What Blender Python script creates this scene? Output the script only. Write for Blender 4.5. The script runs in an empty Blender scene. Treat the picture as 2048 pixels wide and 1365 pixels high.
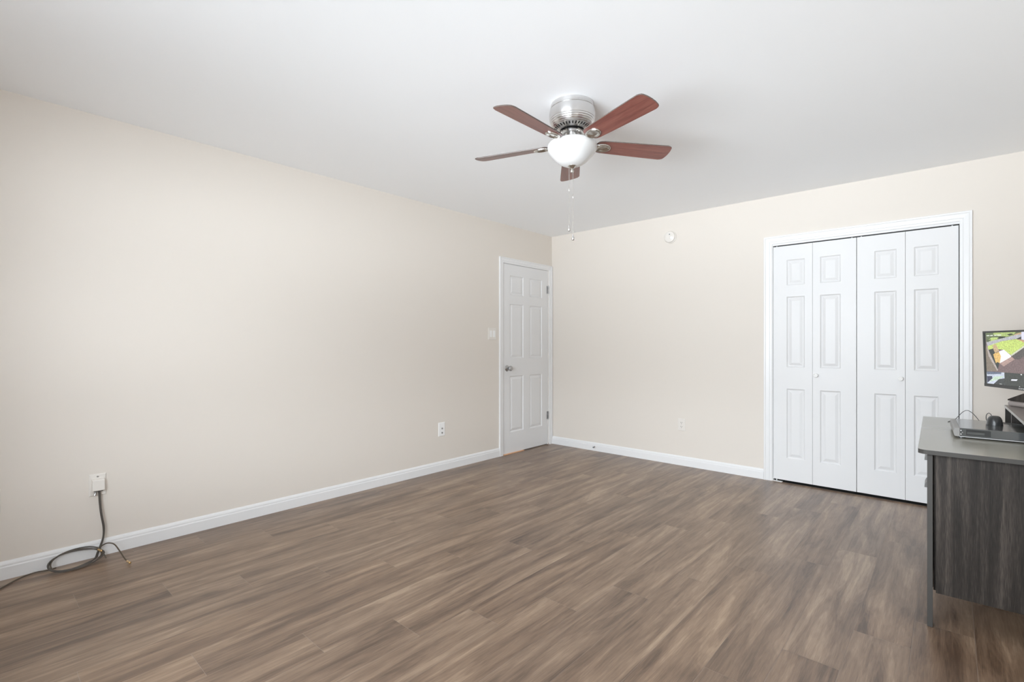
import bpy, bmesh, math, random
from mathutils import Vector, Matrix

random.seed(7)
sc = bpy.context.scene
COL = sc.collection
R = math.radians

# ------------------------------------------------------------ camera
cam_data = bpy.data.cameras.new('camera')
cam = bpy.data.objects.new('camera', cam_data)
COL.objects.link(cam)
cam.location = (3.5199, -4.6359, 1.1731)
cam.rotation_euler = (R(90), 0, R(41.8455))
cam_data.sensor_width = 36.0
cam_data.lens = 981.73 / 2048 * 36.0
cam_data.shift_y = 6.2 / 2048
cam_data.clip_start = 0.02
sc.camera = cam

# ------------------------------------------------------------ world: daylight over sunlit ground, in bands shaped to balance the room, brightest
# straight out from the window (a lobe added to brighten the back wall), dimmer to the sides
DAY = 24.5
TINT = (0.92, 1.0, 1.07)
world = bpy.data.worlds.new('world')
sc.world = world
world.use_nodes = True
wn, wl = world.node_tree.nodes, world.node_tree.links
wn.clear()
def wmath(op, a, b=None):
    q = wn.new('ShaderNodeMath')
    q.operation = op
    for i, v in enumerate((a, b)):
        if v is None: continue
        if isinstance(v, (int, float)): q.inputs[i].default_value = v
        else: wl.new(v, q.inputs[i])
    return q.outputs[0]
def wcurve(z, stops):
    r = wn.new('ShaderNodeValToRGB')
    e = r.color_ramp.elements
    while len(e) < len(stops): e.new(0.5)
    for el, (p, c) in zip(e, stops):
        el.position = (p + 1) / 2
        el.color = (c / 8, c / 8, c / 8, 1)
    wl.new(wmath('MULTIPLY', wmath('ADD', z, 1.0), 0.5), r.inputs[0])
    return wmath('MULTIPLY', r.outputs[0], 8.0)
w_out = wn.new('ShaderNodeOutputWorld')
w_bg = wn.new('ShaderNodeBackground')
w_tc = wn.new('ShaderNodeTexCoord')
w_sep = wn.new('ShaderNodeSeparateXYZ')
wl.new(w_tc.outputs['Generated'], w_sep.inputs[0])
w_z, w_y = w_sep.outputs['Z'], w_sep.outputs['Y']
w_all = wcurve(w_z, [(-0.50, 0.20), (-0.34, 0.70), (-0.25, 1.15), (-0.09, 1.15), (0.03, 0.40), (0.12, 0.60), (0.25, 1.25), (0.50, 0.40)])
w_front = wcurve(w_z, [(-0.50, 0.10), (-0.36, 0.65), (-0.26, 1.30), (-0.13, 0.40), (-0.03, 0.85), (0.06, 1.05), (0.20, 0.70), (0.50, 0.10)])
w_az = wmath('DIVIDE', wmath('MULTIPLY', w_y, -1.0), wmath('SQRT', wmath('MAXIMUM', wmath('SUBTRACT', 1.0, wmath('MULTIPLY', w_z, w_z)), 0.001)))
w_lobe = wmath('POWER', wmath('MAXIMUM', w_az, 0.0), 8.0)
w_val = wmath('ADD', w_all, wmath('MULTIPLY', w_front, wmath('MULTIPLY', w_lobe, 0.66)))
w_bg.inputs['Color'].default_value = (*TINT, 1)
wl.new(wmath('MULTIPLY', w_val, DAY), w_bg.inputs['Strength'])
wl.new(w_bg.outputs[0], w_out.inputs[0])

# the window in the wall behind the photographer: a portal guides the daylight in
WX0, WX1, WZ0, WZ1 = 1.35, 3.35, 0.75, 2.00
REAR = -5.02
pd = bpy.data.lights.new('window_portal', 'AREA')
pd.shape = 'RECTANGLE'
pd.size, pd.size_y = WX1 - WX0, WZ1 - WZ0
pd.cycles.is_portal = True
po = bpy.data.objects.new('window_portal', pd)
po.location = ((WX0 + WX1) / 2, REAR - 0.10, (WZ0 + WZ1) / 2)
po.rotation_euler = (R(90), 0, 0)
COL.objects.link(po)

vs = sc.view_settings
sc.display_settings.display_device = 'sRGB'
vs.view_transform = 'Standard'
vs.look = 'None'
vs.exposure = 0.0
vs.gamma = 1.0
vs.use_curve_mapping = False
sc.cycles.max_bounces = 14
sc.cycles.diffuse_bounces = 10
sc.cycles.glossy_bounces = 6
sc.cycles.use_denoising = True

# ------------------------------------------------------------ materials
def lin(c):
    return tuple(((v / 255) / 12.92 if v / 255 <= 0.04045 else ((v / 255 + 0.055) / 1.055) ** 2.4) for v in c)

def mat(name, col, rough=0.5, metal=0.0, spec=0.5, bump=None, **kw):
    m = bpy.data.materials.new(name)
    m.use_nodes = True
    n, l = m.node_tree.nodes, m.node_tree.links
    b = n['Principled BSDF']
    b.inputs['Base Color'].default_value = (*col, 1)
    b.inputs['Roughness'].default_value = rough
    b.inputs['Metallic'].default_value = metal
    b.inputs['Specular IOR Level'].default_value = spec
    for k, v in kw.items():
        b.inputs[k].default_value = v
    if bump:
        scale, strength = bump
        tc = n.new('ShaderNodeTexCoord')
        nz = n.new('ShaderNodeTexNoise')
        nz.inputs['Scale'].default_value = scale
        nz.inputs['Detail'].default_value = 3
        bp = n.new('ShaderNodeBump')
        bp.inputs['Strength'].default_value = strength
        bp.inputs['Distance'].default_value = 0.002
        l.new(tc.outputs['Object'], nz.inputs['Vector'])
        l.new(nz.outputs[0], bp.inputs['Height'])
        l.new(bp.outputs[0], b.inputs['Normal'])
    return m

def ramp(n, stops):
    r = n.new('ShaderNodeValToRGB')
    e = r.color_ramp.elements
    while len(e) < len(stops):
        e.new(0.5)
    for el, (p, c) in zip(e, stops):
        el.position = p
        el.color = (*c, 1)
    return r

def wood(name, dark, mid, light, scale, rough=0.4, spec=0.5, uv=False, fine=(1, 1, 1), bump=0.05):
    """Streaky wood grain; `scale` stretches the noise along the grain."""
    m = bpy.data.materials.new(name)
    m.use_nodes = True
    n, l = m.node_tree.nodes, m.node_tree.links
    b = n['Principled BSDF']
    tc = n.new('ShaderNodeTexCoord')
    src = tc.outputs['UV' if uv else 'Object']
    mp = n.new('ShaderNodeMapping')
    mp.inputs['Scale'].default_value = scale
    l.new(src, mp.inputs[0])
    n1 = n.new('ShaderNodeTexNoise')
    n1.inputs['Scale'].default_value = 1.0
    n1.inputs['Detail'].default_value = 5
    n1.inputs['Roughness'].default_value = 0.6
    n1.inputs['Distortion'].default_value = 0.6
    l.new(mp.outputs[0], n1.inputs['Vector'])
    mp2 = n.new('ShaderNodeMapping')
    mp2.inputs['Scale'].default_value = tuple(a * c for a, c in zip(scale, fine))
    l.new(src, mp2.inputs[0])
    n2 = n.new('ShaderNodeTexNoise')
    n2.inputs['Scale'].default_value = 6.0
    n2.inputs['Detail'].default_value = 3
    l.new(mp2.outputs[0], n2.inputs['Vector'])
    ad = n.new('ShaderNodeMath')
    ad.operation = 'MULTIPLY_ADD'
    ad.inputs[1].default_value = 0.55
    sb = n.new('ShaderNodeMath')
    sb.operation = 'MULTIPLY'
    sb.inputs[1].default_value = 0.45
    l.new(n2.outputs[0], sb.inputs[0])
    l.new(n1.outputs[0], ad.inputs[0])
    l.new(sb.outputs[0], ad.inputs[2])
    r = ramp(n, [(0.34, dark), (0.5, mid), (0.68, light)])
    l.new(ad.outputs[0], r.inputs[0])
    l.new(r.outputs[0], b.inputs['Base Color'])
    b.inputs['Roughness'].default_value = rough
    b.inputs['Specular IOR Level'].default_value = spec
    if bump:
        bp = n.new('ShaderNodeBump')
        bp.inputs['Strength'].default_value = bump
        bp.inputs['Distance'].default_value = 0.001
        l.new(n2.outputs[0], bp.inputs['Height'])
        l.new(bp.outputs[0], b.inputs['Normal'])
    return m

def floor_mat():
    """Vinyl planks: every plank has its own UV patch (u across, v along, metres) and three random numbers."""
    m = bpy.data.materials.new('plank_floor')
    m.use_nodes = True
    n, l = m.node_tree.nodes, m.node_tree.links
    b = n['Principled BSDF']
    uv = n.new('ShaderNodeUVMap'); uv.uv_map = 'plank'
    at = n.new('ShaderNodeAttribute'); at.attribute_name = 'plank_id'
    s = n.new('ShaderNodeSeparateXYZ'); l.new(uv.outputs[0], s.inputs[0])
    c = n.new('ShaderNodeSeparateColor'); l.new(at.outputs['Color'], c.inputs[0])
    def M(op, a, bb=None, cc=None):
        q = n.new('ShaderNodeMath'); q.operation = op
        for i, v in enumerate((a, bb, cc)):
            if v is None: continue
            if isinstance(v, (int, float)): q.inputs[i].default_value = v
            else: l.new(v, q.inputs[i])
        return q.outputs[0]
    def vec(x, y, z):
        q = n.new('ShaderNodeCombineXYZ')
        for i, v in enumerate((x, y, z)):
            if isinstance(v, (int, float)): q.inputs[i].default_value = v
            else: l.new(v, q.inputs[i])
        return q.outputs[0]
    def noise(v, detail, rough=0.55, dist=0.0):
        q = n.new('ShaderNodeTexNoise'); q.inputs['Scale'].default_value = 1
        q.inputs['Detail'].default_value = detail; q.inputs['Roughness'].default_value = rough
        q.inputs['Distortion'].default_value = dist
        l.new(v, q.inputs['Vector']); return q.outputs[0]
    u, v = s.outputs['X'], s.outputs['Y']
    r1, r2, r3 = c.outputs[0], c.outputs[1], c.outputs[2]
    seed = M('MULTIPLY', r1, 53.0)
    # broad bands and cathedral figures along the plank
    broad = noise(vec(M('MULTIPLY', u, 13.0), M('MULTIPLY', v, 1.3), seed), 4, 0.5, 0.8)
    streak = noise(vec(M('MULTIPLY', u, 60.0), M('MULTIPLY', v, 2.6), M('ADD', seed, 11.0)), 4, 0.6, 0.3)
    fine = noise(vec(M('MULTIPLY', u, 420.0), M('MULTIPLY', v, 16.0), M('ADD', seed, 5.0)), 3, 0.6)
    knot = noise(vec(M('MULTIPLY', u, 11.0), M('MULTIPLY', v, 5.0), M('ADD', seed, 23.0)), 2, 0.5, 0.4)
    rings = M('SINE', M('MULTIPLY', broad, 70.0))
    val = M('MULTIPLY_ADD', broad, 0.95, M('MULTIPLY', streak, 0.50))
    val = M('MULTIPLY_ADD', fine, 0.34, val)
    val = M('MULTIPLY_ADD', rings, 0.028, val)
    val = M('MULTIPLY_ADD', knot, 0.22, val)
    val = M('MULTIPLY_ADD', r2, 0.10, val)
    val = M('SUBTRACT', val, 0.56)
    rp = ramp(n, [(0.22, lin((84, 66, 53))), (0.42, lin((117, 96, 79))), (0.58, lin((137, 115, 96))), (0.80, lin((168, 146, 124)))])
    l.new(val, rp.inputs[0])
    hue = n.new('ShaderNodeMix'); hue.data_type = 'RGBA'; hue.blend_type = 'MULTIPLY'
    hue.inputs[7].default_value = (1.0, 0.955, 0.90, 1)
    l.new(M('MULTIPLY', r3, 0.8), hue.inputs[0])
    l.new(rp.outputs[0], hue.inputs[6])
    l.new(hue.outputs[2], b.inputs['Base Color'])
    b.inputs['Roughness'].default_value = 0.33
    b.inputs['IOR'].default_value = 1.6
    b.inputs['Specular IOR Level'].default_value = 0.6
    bp = n.new('ShaderNodeBump'); bp.inputs['Strength'].default_value = 0.10; bp.inputs['Distance'].default_value = 0.0006
    l.new(M('ADD', fine, streak), bp.inputs['Height'])
    l.new(bp.outputs[0], b.inputs['Normal'])
    return m

def emit(name, c8, k=1.0, mottle=0.0):
    m = bpy.data.materials.new(name)
    m.use_nodes = True
    n, l = m.node_tree.nodes, m.node_tree.links
    b = n['Principled BSDF']
    b.inputs['Base Color'].default_value = (0.01, 0.01, 0.01, 1)
    b.inputs['Roughness'].default_value = 0.3
    b.inputs['Emission Color'].default_value = (*lin(c8), 1)
    b.inputs['Emission Strength'].default_value = k
    if mottle:
        tc = n.new('ShaderNodeTexCoord')
        nz = n.new('ShaderNodeTexNoise')
        nz.inputs['Scale'].default_value = 160
        nz.inputs['Detail'].default_value = 3
        mr = n.new('ShaderNodeMapRange')
        mr.inputs['From Min'].default_value = 0.3
        mr.inputs['From Max'].default_value = 0.7
        mr.inputs['To Min'].default_value = k * (1 - mottle)
        mr.inputs['To Max'].default_value = k * (1 + mottle)
        l.new(tc.outputs['Object'], nz.inputs['Vector'])
        l.new(nz.outputs[0], mr.inputs['Value'])
        l.new(mr.outputs[0], b.inputs['Emission Strength'])
    return m

WALL = mat('beige_wall_paint', (0.722, 0.673, 0.616), 0.55, spec=0.3, bump=(180, 0.03))
CEIL = mat('white_ceiling_paint', (0.925, 0.94, 0.955), 0.85, spec=0.2, bump=(140, 0.04))
TRIM = mat('white_semigloss_trim', (0.79, 0.792, 0.796), 0.35, spec=0.45)
DOOR = mat('white_door_paint', (0.752, 0.753, 0.757), 0.4, spec=0.4, bump=(90, 0.03))
FLOOR = floor_mat()
JOINT = mat('plank_joint', (0.33, 0.28, 0.24), 0.6)
FLOOR_SHADE = mat('closet_floor_shade', (0.018, 0.016, 0.014), 0.95)  # near-black colour stands in for the shade under the closet doors
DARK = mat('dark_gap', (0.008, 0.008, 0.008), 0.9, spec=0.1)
CLOSET = mat('closet_interior_shade', (0.10, 0.095, 0.09), 0.9)  # shade inside the closed closet, put into the wall colour
PLASTIC = mat('almond_white_plastic', (0.75, 0.715, 0.67), 0.35)
PLASTIC_W = mat('white_plastic', (0.85, 0.85, 0.84), 0.4)
NICKEL = mat('brushed_nickel', (0.72, 0.71, 0.70), 0.28, 1.0)
def brushed(m):
    n, l = m.node_tree.nodes, m.node_tree.links
    t = n.new('ShaderNodeTangent')
    t.direction_type = 'RADIAL'
    t.axis = 'Z'
    n['Principled BSDF'].inputs['Anisotropic'].default_value = 0.75
    n['Principled BSDF'].inputs['Anisotropic Rotation'].default_value = 0.25
    l.new(t.outputs[0], n['Principled BSDF'].inputs['Tangent'])
brushed(NICKEL)
SATIN = mat('satin_nickel', (0.60, 0.58, 0.54), 0.25, 1.0)
STEEL = mat('dull_steel', (0.45, 0.45, 0.45), 0.35, 1.0)
BRASS = mat('brass', (0.82, 0.63, 0.38), 0.22, 1.0)
GLASS_W = mat('frosted_white_glass', (0.64, 0.64, 0.635), 0.22, spec=0.5, **{'Coat Weight': 0.3, 'Coat Roughness': 0.1})
CHERRY = wood('cherry_blade_veneer', (0.110, 0.033, 0.026), (0.195, 0.064, 0.050), (0.275, 0.112, 0.082), (3.0, 40.0, 8.0), 0.28, 0.9, uv=True, fine=(1, 3, 1))
BLADE_EDGE = mat('blade_edge_band', (0.11, 0.085, 0.075), 0.4)
DESK_WOOD = wood('dark_ash_laminate', (0.007, 0.006, 0.005), (0.024, 0.0195, 0.0165), (0.088, 0.072, 0.061), (34.0, 9.0, 1.5), 0.45, 0.3, fine=(6, 1, 3))
DESK_TOP = mat('grey_laminate_desktop', (0.285, 0.276, 0.230), 0.20, bump=(260, 0.01), IOR=1.75)
DESK_EDGE = mat('grey_edge_band', (0.056, 0.053, 0.049), 0.5, spec=0.3)
BLACK = mat('black_plastic', (0.022, 0.023, 0.024), 0.35)
BLACK_M = mat('matte_black_plastic', (0.065, 0.065, 0.062), 0.5)
DVR_CASE = mat('dark_painted_steel', (0.072, 0.075, 0.075), 0.14, IOR=1.85)
DVR_BEZEL = mat('grey_bezel_plastic', (0.24, 0.232, 0.222), 0.4)
SILVER = mat('bright_silver_lip', (0.62, 0.62, 0.61), 0.3, 0.2)
PULL = mat('dark_nickel', (0.16, 0.155, 0.15), 0.4, 0.6)
TAUPE = mat('taupe_laminate', (0.28, 0.245, 0.23), 0.35)
CABLE = mat('grey_brown_cable_jacket', (0.085, 0.075, 0.066), 0.45)
CABLE2 = mat('dark_bronze_cable_jacket', (0.095, 0.072, 0.05), 0.42)
ORANGE = mat('bare_oak_threshold', (0.72, 0.42, 0.25), 0.5)
RUBBER = mat('grey_rubber', (0.16, 0.18, 0.20), 0.6)
TAN_PEG = mat('brown_rubber', (0.12, 0.08, 0.06), 0.6)

def glass_mat():
    m = bpy.data.materials.new('window_glass')
    m.use_nodes = True
    n, l = m.node_tree.nodes, m.node_tree.links
    n.clear()
    o = n.new('ShaderNodeOutputMaterial')
    mx = n.new('ShaderNodeMixShader')
    mx.inputs[0].default_value = 0.06
    t = n.new('ShaderNodeBsdfTransparent')
    g = n.new('ShaderNodeBsdfGlossy'); g.inputs['Roughness'].default_value = 0.02
    l.new(t.outputs[0], mx.inputs[1]); l.new(g.outputs[0], mx.inputs[2]); l.new(mx.outputs[0], o.inputs[0])
    return m
PANE = glass_mat()

# ------------------------------------------------------------ object helpers
ROOT = {}

def prop(o, label=None, cat=None, group=None, kind=None):
    for k, v in (('label', label), ('category', cat), ('group', group), ('kind', kind)):
        if v: o[k] = v
    return o

def thing(name, label, cat, loc=(0, 0, 0), rz=0.0, group=None, kind=None):
    o = bpy.data.objects.new(name, None)
    o.empty_display_size = 0.05
    o.location = loc
    o.rotation_euler = (0, 0, rz)
    COL.objects.link(o)
    ROOT[o.name] = Matrix.Translation(loc) @ Matrix.Rotation(rz, 4, 'Z')
    return prop(o, label, cat, group, kind)

def obj(name, bm, mats, parent=None, smooth=False, local=False, recalc=True, label=None, angle=35):
    """Link a bmesh given in world space (or in the thing's own space when local) as one mesh object."""
    if recalc:
        bmesh.ops.recalc_face_normals(bm, faces=bm.faces)
    mtx = Matrix.Identity(4)
    if parent is not None:
        mtx = ROOT[parent.name]
        if not local:
            bm.transform(mtx.inverted())
    else:
        # origin at the bottom centre of the mesh
        xs = [v.co for v in bm.verts]
        c = Vector(((min(v.x for v in xs) + max(v.x for v in xs)) / 2, (min(v.y for v in xs) + max(v.y for v in xs)) / 2, min(v.z for v in xs)))
        mtx = Matrix.Translation(c)
        bm.transform(mtx.inverted())
    me = bpy.data.meshes.new(name)
    bm.to_mesh(me)
    bm.free()
    for m in (mats if isinstance(mats, (list, tuple)) else [mats]):
        me.materials.append(m)
    if smooth:
        me.shade_smooth()
        me.set_sharp_from_angle(angle=R(angle))
    o = bpy.data.objects.new(name, me)
    COL.objects.link(o)
    if parent is not None:
        o.parent = parent
    else:
        o.location = mtx.translation
    ROOT[o.name] = mtx
    if label: o['label'] = label
    return o

def box(bm, x0, x1, y0, y1, z0, z1, bevel=0.0, seg=2, mi=0):
    vs_ = [bm.verts.new((x, y, z)) for x in (x0, x1) for y in (y0, y1) for z in (z0, z1)]
    F = [(0, 1, 3, 2), (4, 6, 7, 5), (0, 4, 5, 1), (2, 3, 7, 6), (0, 2, 6, 4), (1, 5, 7, 3)]
    fs = [bm.faces.new([vs_[i] for i in f]) for f in F]
    for f in fs: f.material_index = mi
    if bevel:
        es = list({e for f in fs for e in f.edges})
        r = bmesh.ops.bevel(bm, geom=es, offset=bevel, segments=seg, profile=0.5, affect='EDGES')
        for f in r['faces']: f.material_index = mi
    return bm

def B(*a, **k):
    return box(bmesh.new(), *a, **k)

def lathe(bm, prof, c=(0, 0, 0), axis='Z', n=48, mi=0):
    """Revolve (radius, height) pairs round an axis through c."""
    rings = []
    for r, h in prof:
        ring = []
        for i in range(n if r > 1e-6 else 1):
            a = 2 * math.pi * i / n
            p = (r * math.cos(a), r * math.sin(a), h)
            if axis == 'X': p = (h, p[0], p[1])
            elif axis == '-Y': p = (p[0], -h, p[1])
            elif axis == 'Y': p = (p[0], h, p[1])
            ring.append(bm.verts.new(Vector(p) + Vector(c)))
        rings.append(ring)
    for a, b in zip(rings, rings[1:]):
        if len(a) == 1 and len(b) == 1: continue
        for i in range(n):
            j = (i + 1) % n
            if len(a) == 1: f = bm.faces.new((a[0], b[i], b[j]))
            elif len(b) == 1: f = bm.faces.new((a[i], a[j], b[0]))
            else: f = bm.faces.new((a[i], a[j], b[j], b[i]))
            f.material_index = mi
    for ring in (rings[0], rings[-1]):
        if len(ring) > 2:
            bm.faces.new(ring).material_index = mi
    return bm

def spline(pts, per=8):
    """Catmull-Rom through the points."""
    P = [Vector(p) for p in pts]
    P = [P[0] * 2 - P[1]] + P + [P[-1] * 2 - P[-2]]
    out = []
    for i in range(1, len(P) - 2):
        a, b, c, d = P[i - 1:i + 3]
        for k in range(per):
            t = k / per
            out.append(0.5 * ((2 * b) + (c - a) * t + (2 * a - 5 * b + 4 * c - d) * t * t + (3 * b - a - 3 * c + d) * t ** 3))
    out.append(P[-2])
    return out

def tube(bm, pts, r, n=8, mi=0, caps=True, closed=False):
    P = [Vector(p) for p in pts]
    m = len(P)
    up = Vector((0.123, 0.456, 0.88)).normalized()
    rings = []
    for i in range(m):
        a = P[(i - 1) % m] if (closed or i > 0) else P[i]
        b = P[(i + 1) % m] if (closed or i < m - 1) else P[i]
        t = (b - a).normalized()
        s = up - t * up.dot(t)
        if s.length < 1e-4: s = t.orthogonal()
        s.normalize(); up = s
        q = t.cross(s)
        rr = r(i / (m - 1)) if callable(r) else r
        rings.append([bm.verts.new(P[i] + (s * math.cos(2 * math.pi * k / n) + q * math.sin(2 * math.pi * k / n)) * rr) for k in range(n)])
    pairs = list(zip(rings, rings[1:]))
    if closed: pairs.append((rings[-1], rings[0]))
    for a, b in pairs:
        for k in range(n):
            bm.faces.new((a[k], a[(k + 1) % n], b[(k + 1) % n], b[k])).material_index = mi
    if caps and not closed:
        bm.faces.new(rings[0]); bm.faces.new(rings[-1])
    return bm

def prism(bm, pts, z0, z1, mi=0):
    lo = [bm.verts.new((x, y, z0)) for x, y in pts]
    hi = [bm.verts.new((x, y, z1)) for x, y in pts]
    bm.faces.new(lo).material_index = mi
    bm.faces.new(hi).material_index = mi
    n = len(pts)
    for i in range(n):
        j = (i + 1) % n
        bm.faces.new((lo[i], lo[j], hi[j], hi[i])).material_index = mi
    return bm

# wall frames: (a along the wall, z up, n out of the wall into the room)
left_map = lambda a, z, n: Vector((n, a, z))
back_map = lambda a, z, n: Vector((a, -n, z))

def frame_sweep(mp, a0, a1, z1, prof):
    """Mitred casing round three sides of an opening; prof = (distance outward, thickness) pairs, closed."""
    bm = bmesh.new()
    st = []
    for o, t in prof:
        st.append([bm.verts.new(mp(*p, t)) for p in ((a0 - o, 0.0), (a0 - o, z1 + o), (a1 + o, z1 + o), (a1 + o, 0.0))])
    n = len(prof)
    for i in range(n):
        j = (i + 1) % n
        for k in range(3):
            bm.faces.new((st[i][k], st[j][k], st[j][k + 1], st[i][k + 1]))
    for k in (0, 3):
        bm.faces.new([s[k] for s in st])
    return bm

CASING = lambda w: [(0, 0), (0, 0.008), (0.004, 0.0105), (w * 0.25, 0.0115), (w * 0.29, 0.0095), (w * 0.33, 0.0125), (w * 0.72, 0.0155), (w * 0.78, 0.0135), (w * 0.82, 0.017), (w * 0.97, 0.0175), (w, 0.0155), (w, 0)]

def panel_slab(mp, a0, a1, z0, z1, t, panels, n0=0.0):
    """Moulded door leaf: stepped raised panels pressed into its face (face at n0, back at n0-t)."""
    bm = bmesh.new()
    A = sorted({a0, a1} | {p[0] for p in panels} | {p[1] for p in panels})
    Z = sorted({z0, z1} | {p[2] for p in panels} | {p[3] for p in panels})
    g = {(i, k): bm.verts.new(mp(a, z, n0)) for i, a in enumerate(A) for k, z in enumerate(Z)}
    inside = lambda a, z: any(p[0] < a < p[1] and p[2] < z < p[3] for p in panels)
    for i in range(len(A) - 1):
        for k in range(len(Z) - 1):
            if not inside((A[i] + A[i + 1]) / 2, (Z[k] + Z[k + 1]) / 2):
                bm.faces.new((g[i, k], g[i + 1, k], g[i + 1, k + 1], g[i, k + 1]))
    steps = [(0.0, 0.0), (0.004, -0.005), (0.010, -0.0085), (0.016, -0.0085), (0.034, -0.003), (0.038, -0.0022)]
    for pa0, pa1, pz0, pz1 in panels:
        prev = None
        for o, d in steps:
            ring = [bm.verts.new(mp(*q, n0 + d)) for q in ((pa0 + o, pz0 + o), (pa1 - o, pz0 + o), (pa1 - o, pz1 - o), (pa0 + o, pz1 - o))]
            if prev:
                for k in range(4):
                    bm.faces.new((prev[k], prev[(k + 1) % 4], ring[(k + 1) % 4], ring[k]))
            prev = ring
        bm.faces.new(prev)
    bmesh.ops.remove_doubles(bm, verts=bm.verts, dist=1e-6)
    # edges and back
    c = [bm.verts.new(mp(a, z, n)) for n in (n0, n0 - t) for a, z in ((a0, z0), (a1, z0), (a1, z1), (a0, z1))]
    for f in ((0, 1, 5, 4), (1, 2, 6, 5), (2, 3, 7, 6), (3, 0, 4, 7), (4, 5, 6, 7)):
        bm.faces.new([c[i] for i in f])
    # face normals: front faces outward
    out = (mp(0, 0, 1) - mp(0, 0, 0))
    for f in bm.faces:
        f.normal_update()
    cen = mp((a0 + a1) / 2, (z0 + z1) / 2, n0 - t / 2)
    for f in bm.faces:
        m = f.calc_center_median()
        dn = (m - cen).dot(out)
        if dn > t * 0.2:
            if f.normal.dot(out) < 0: f.normal_flip()
        elif f.normal.dot(m - cen) < 0:
            f.normal_flip()
    return bm

# ============================================================ THE ROOM
RX, H, T = 4.05, 2.44, 0.12          # right wall, ceiling height, wall thickness
P0, PW, PL = 1.744, 0.1845, 1.243     # plank lattice

# floor: one quad per plank, with its own grain patch
def build_floor():
    bm = bmesh.new()
    uvl = bm.loops.layers.uv.new('plank')
    cl = bm.loops.layers.float_color.new('plank_id')
    known = {-7: -4.294, -6: -3.987, -3: -1.88, -2: -2.82, 0: -3.415, 1: -3.146, 2: -2.841, 3: -2.537, 4: -2.205, 5: -1.912,
             6: -1.60, 7: -1.293, 8: -0.962, 9: -1.95, 10: -1.60}
    x0f, x1f, y0f, y1f = 0.0, RX, REAR, 0.0
    gap = 0.0006
    rnd = random.Random(21)
    for k in range(-10, 13):
        xa, xb = P0 + k * PW, P0 + (k + 1) * PW
        if xb <= x0f or xa >= x1f: continue
        off = known.get(k, -3.415 + 0.3065 * k)
        j = math.floor((y0f - off) / PL)
        while off + j * PL < y1f:
            ya, yb = off + j * PL, off + (j + 1) * PL
            cx0, cx1, cy0, cy1 = max(xa, x0f), min(xb, x1f), max(ya, y0f), min(yb, y1f)
            j += 1
            if cy1 - cy0 < 0.004: continue
            rid = (rnd.random(), rnd.random(), rnd.random(), 1)
            q = [(cx0 + gap, cy0 + gap), (cx1 - gap, cy0 + gap), (cx1 - gap, cy1 - gap), (cx0 + gap, cy1 - gap)]
            f = bm.faces.new([bm.verts.new((x, y, 0)) for x, y in q])
            for lp in f.loops:
                lp[uvl].uv = (lp.vert.co.x - xa, lp.vert.co.y - ya)
                lp[cl] = rid
    box(bm, x0f - T, x1f + T, y0f - T, y1f + 0.7, -0.06, -0.0006, mi=1)   # core of the floor, seen as the joints
    box(bm, 2.378, 3.56, 0.008, 0.619, -0.0004, 0.0006, mi=2)             # near-black sheet, painted shade on the closet floor
    o = obj('floor', bm, [FLOOR, JOINT, FLOOR_SHADE], recalc=False)
    return prop(o, 'grey-brown wood-look plank floor of the whole room', 'floor', kind='structure')
build_floor()

prop(obj('ceiling', B(-T, RX + T, REAR - T, 0.7, H, H + 0.1), CEIL), 'flat white ceiling above the fan', 'ceiling', kind='structure')

# left wall with a shallow niche for the entry door
DY0, DY1, DZ = -0.8465, -0.0765, 2.033
bm = bmesh.new()
box(bm, -T, 0, REAR - T, DY0, 0, H)
box(bm, -T, 0, DY1, 0, 0, H)
box(bm, -T, 0, DY0, DY1, DZ, H)
box(bm, -T, -0.06, DY0, DY1, 0, DZ)
prop(obj('wall_left', bm, WALL), 'long bare beige wall on the left with the entry door at its far end', 'wall', kind='structure')

# back wall with the closet behind the bifold doors
CX0, CX1, CZ = 2.373, 3.566, 2.032
bm = bmesh.new()
box(bm, -T, CX0, 0, T, 0, H)
box(bm, CX1, RX + T, 0, T, 0, H)
box(bm, CX0, CX1, 0, T, CZ, H)
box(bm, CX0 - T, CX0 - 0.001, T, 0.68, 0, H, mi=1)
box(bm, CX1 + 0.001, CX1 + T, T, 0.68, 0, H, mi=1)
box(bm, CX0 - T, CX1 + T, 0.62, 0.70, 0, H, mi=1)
prop(obj('wall_back', bm, [WALL, CLOSET]), 'beige back wall holding the white closet doors', 'wall', kind='structure')

prop(obj('wall_right', B(RX, RX + T, REAR - T, T, 0, H), WALL), 'beige wall on the right behind the desk', 'wall', kind='structure')
bm = bmesh.new()
box(bm, -T, WX0, REAR - T, REAR, 0, H)
box(bm, WX1, RX + T, REAR - T, REAR, 0, H)
box(bm, WX0, WX1, REAR - T, REAR, 0, WZ0)
box(bm, WX0, WX1, REAR - T, REAR, WZ1, H)
prop(obj('wall_rear', bm, WALL), 'beige wall with the window behind the photographer', 'wall', kind='structure')

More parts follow.
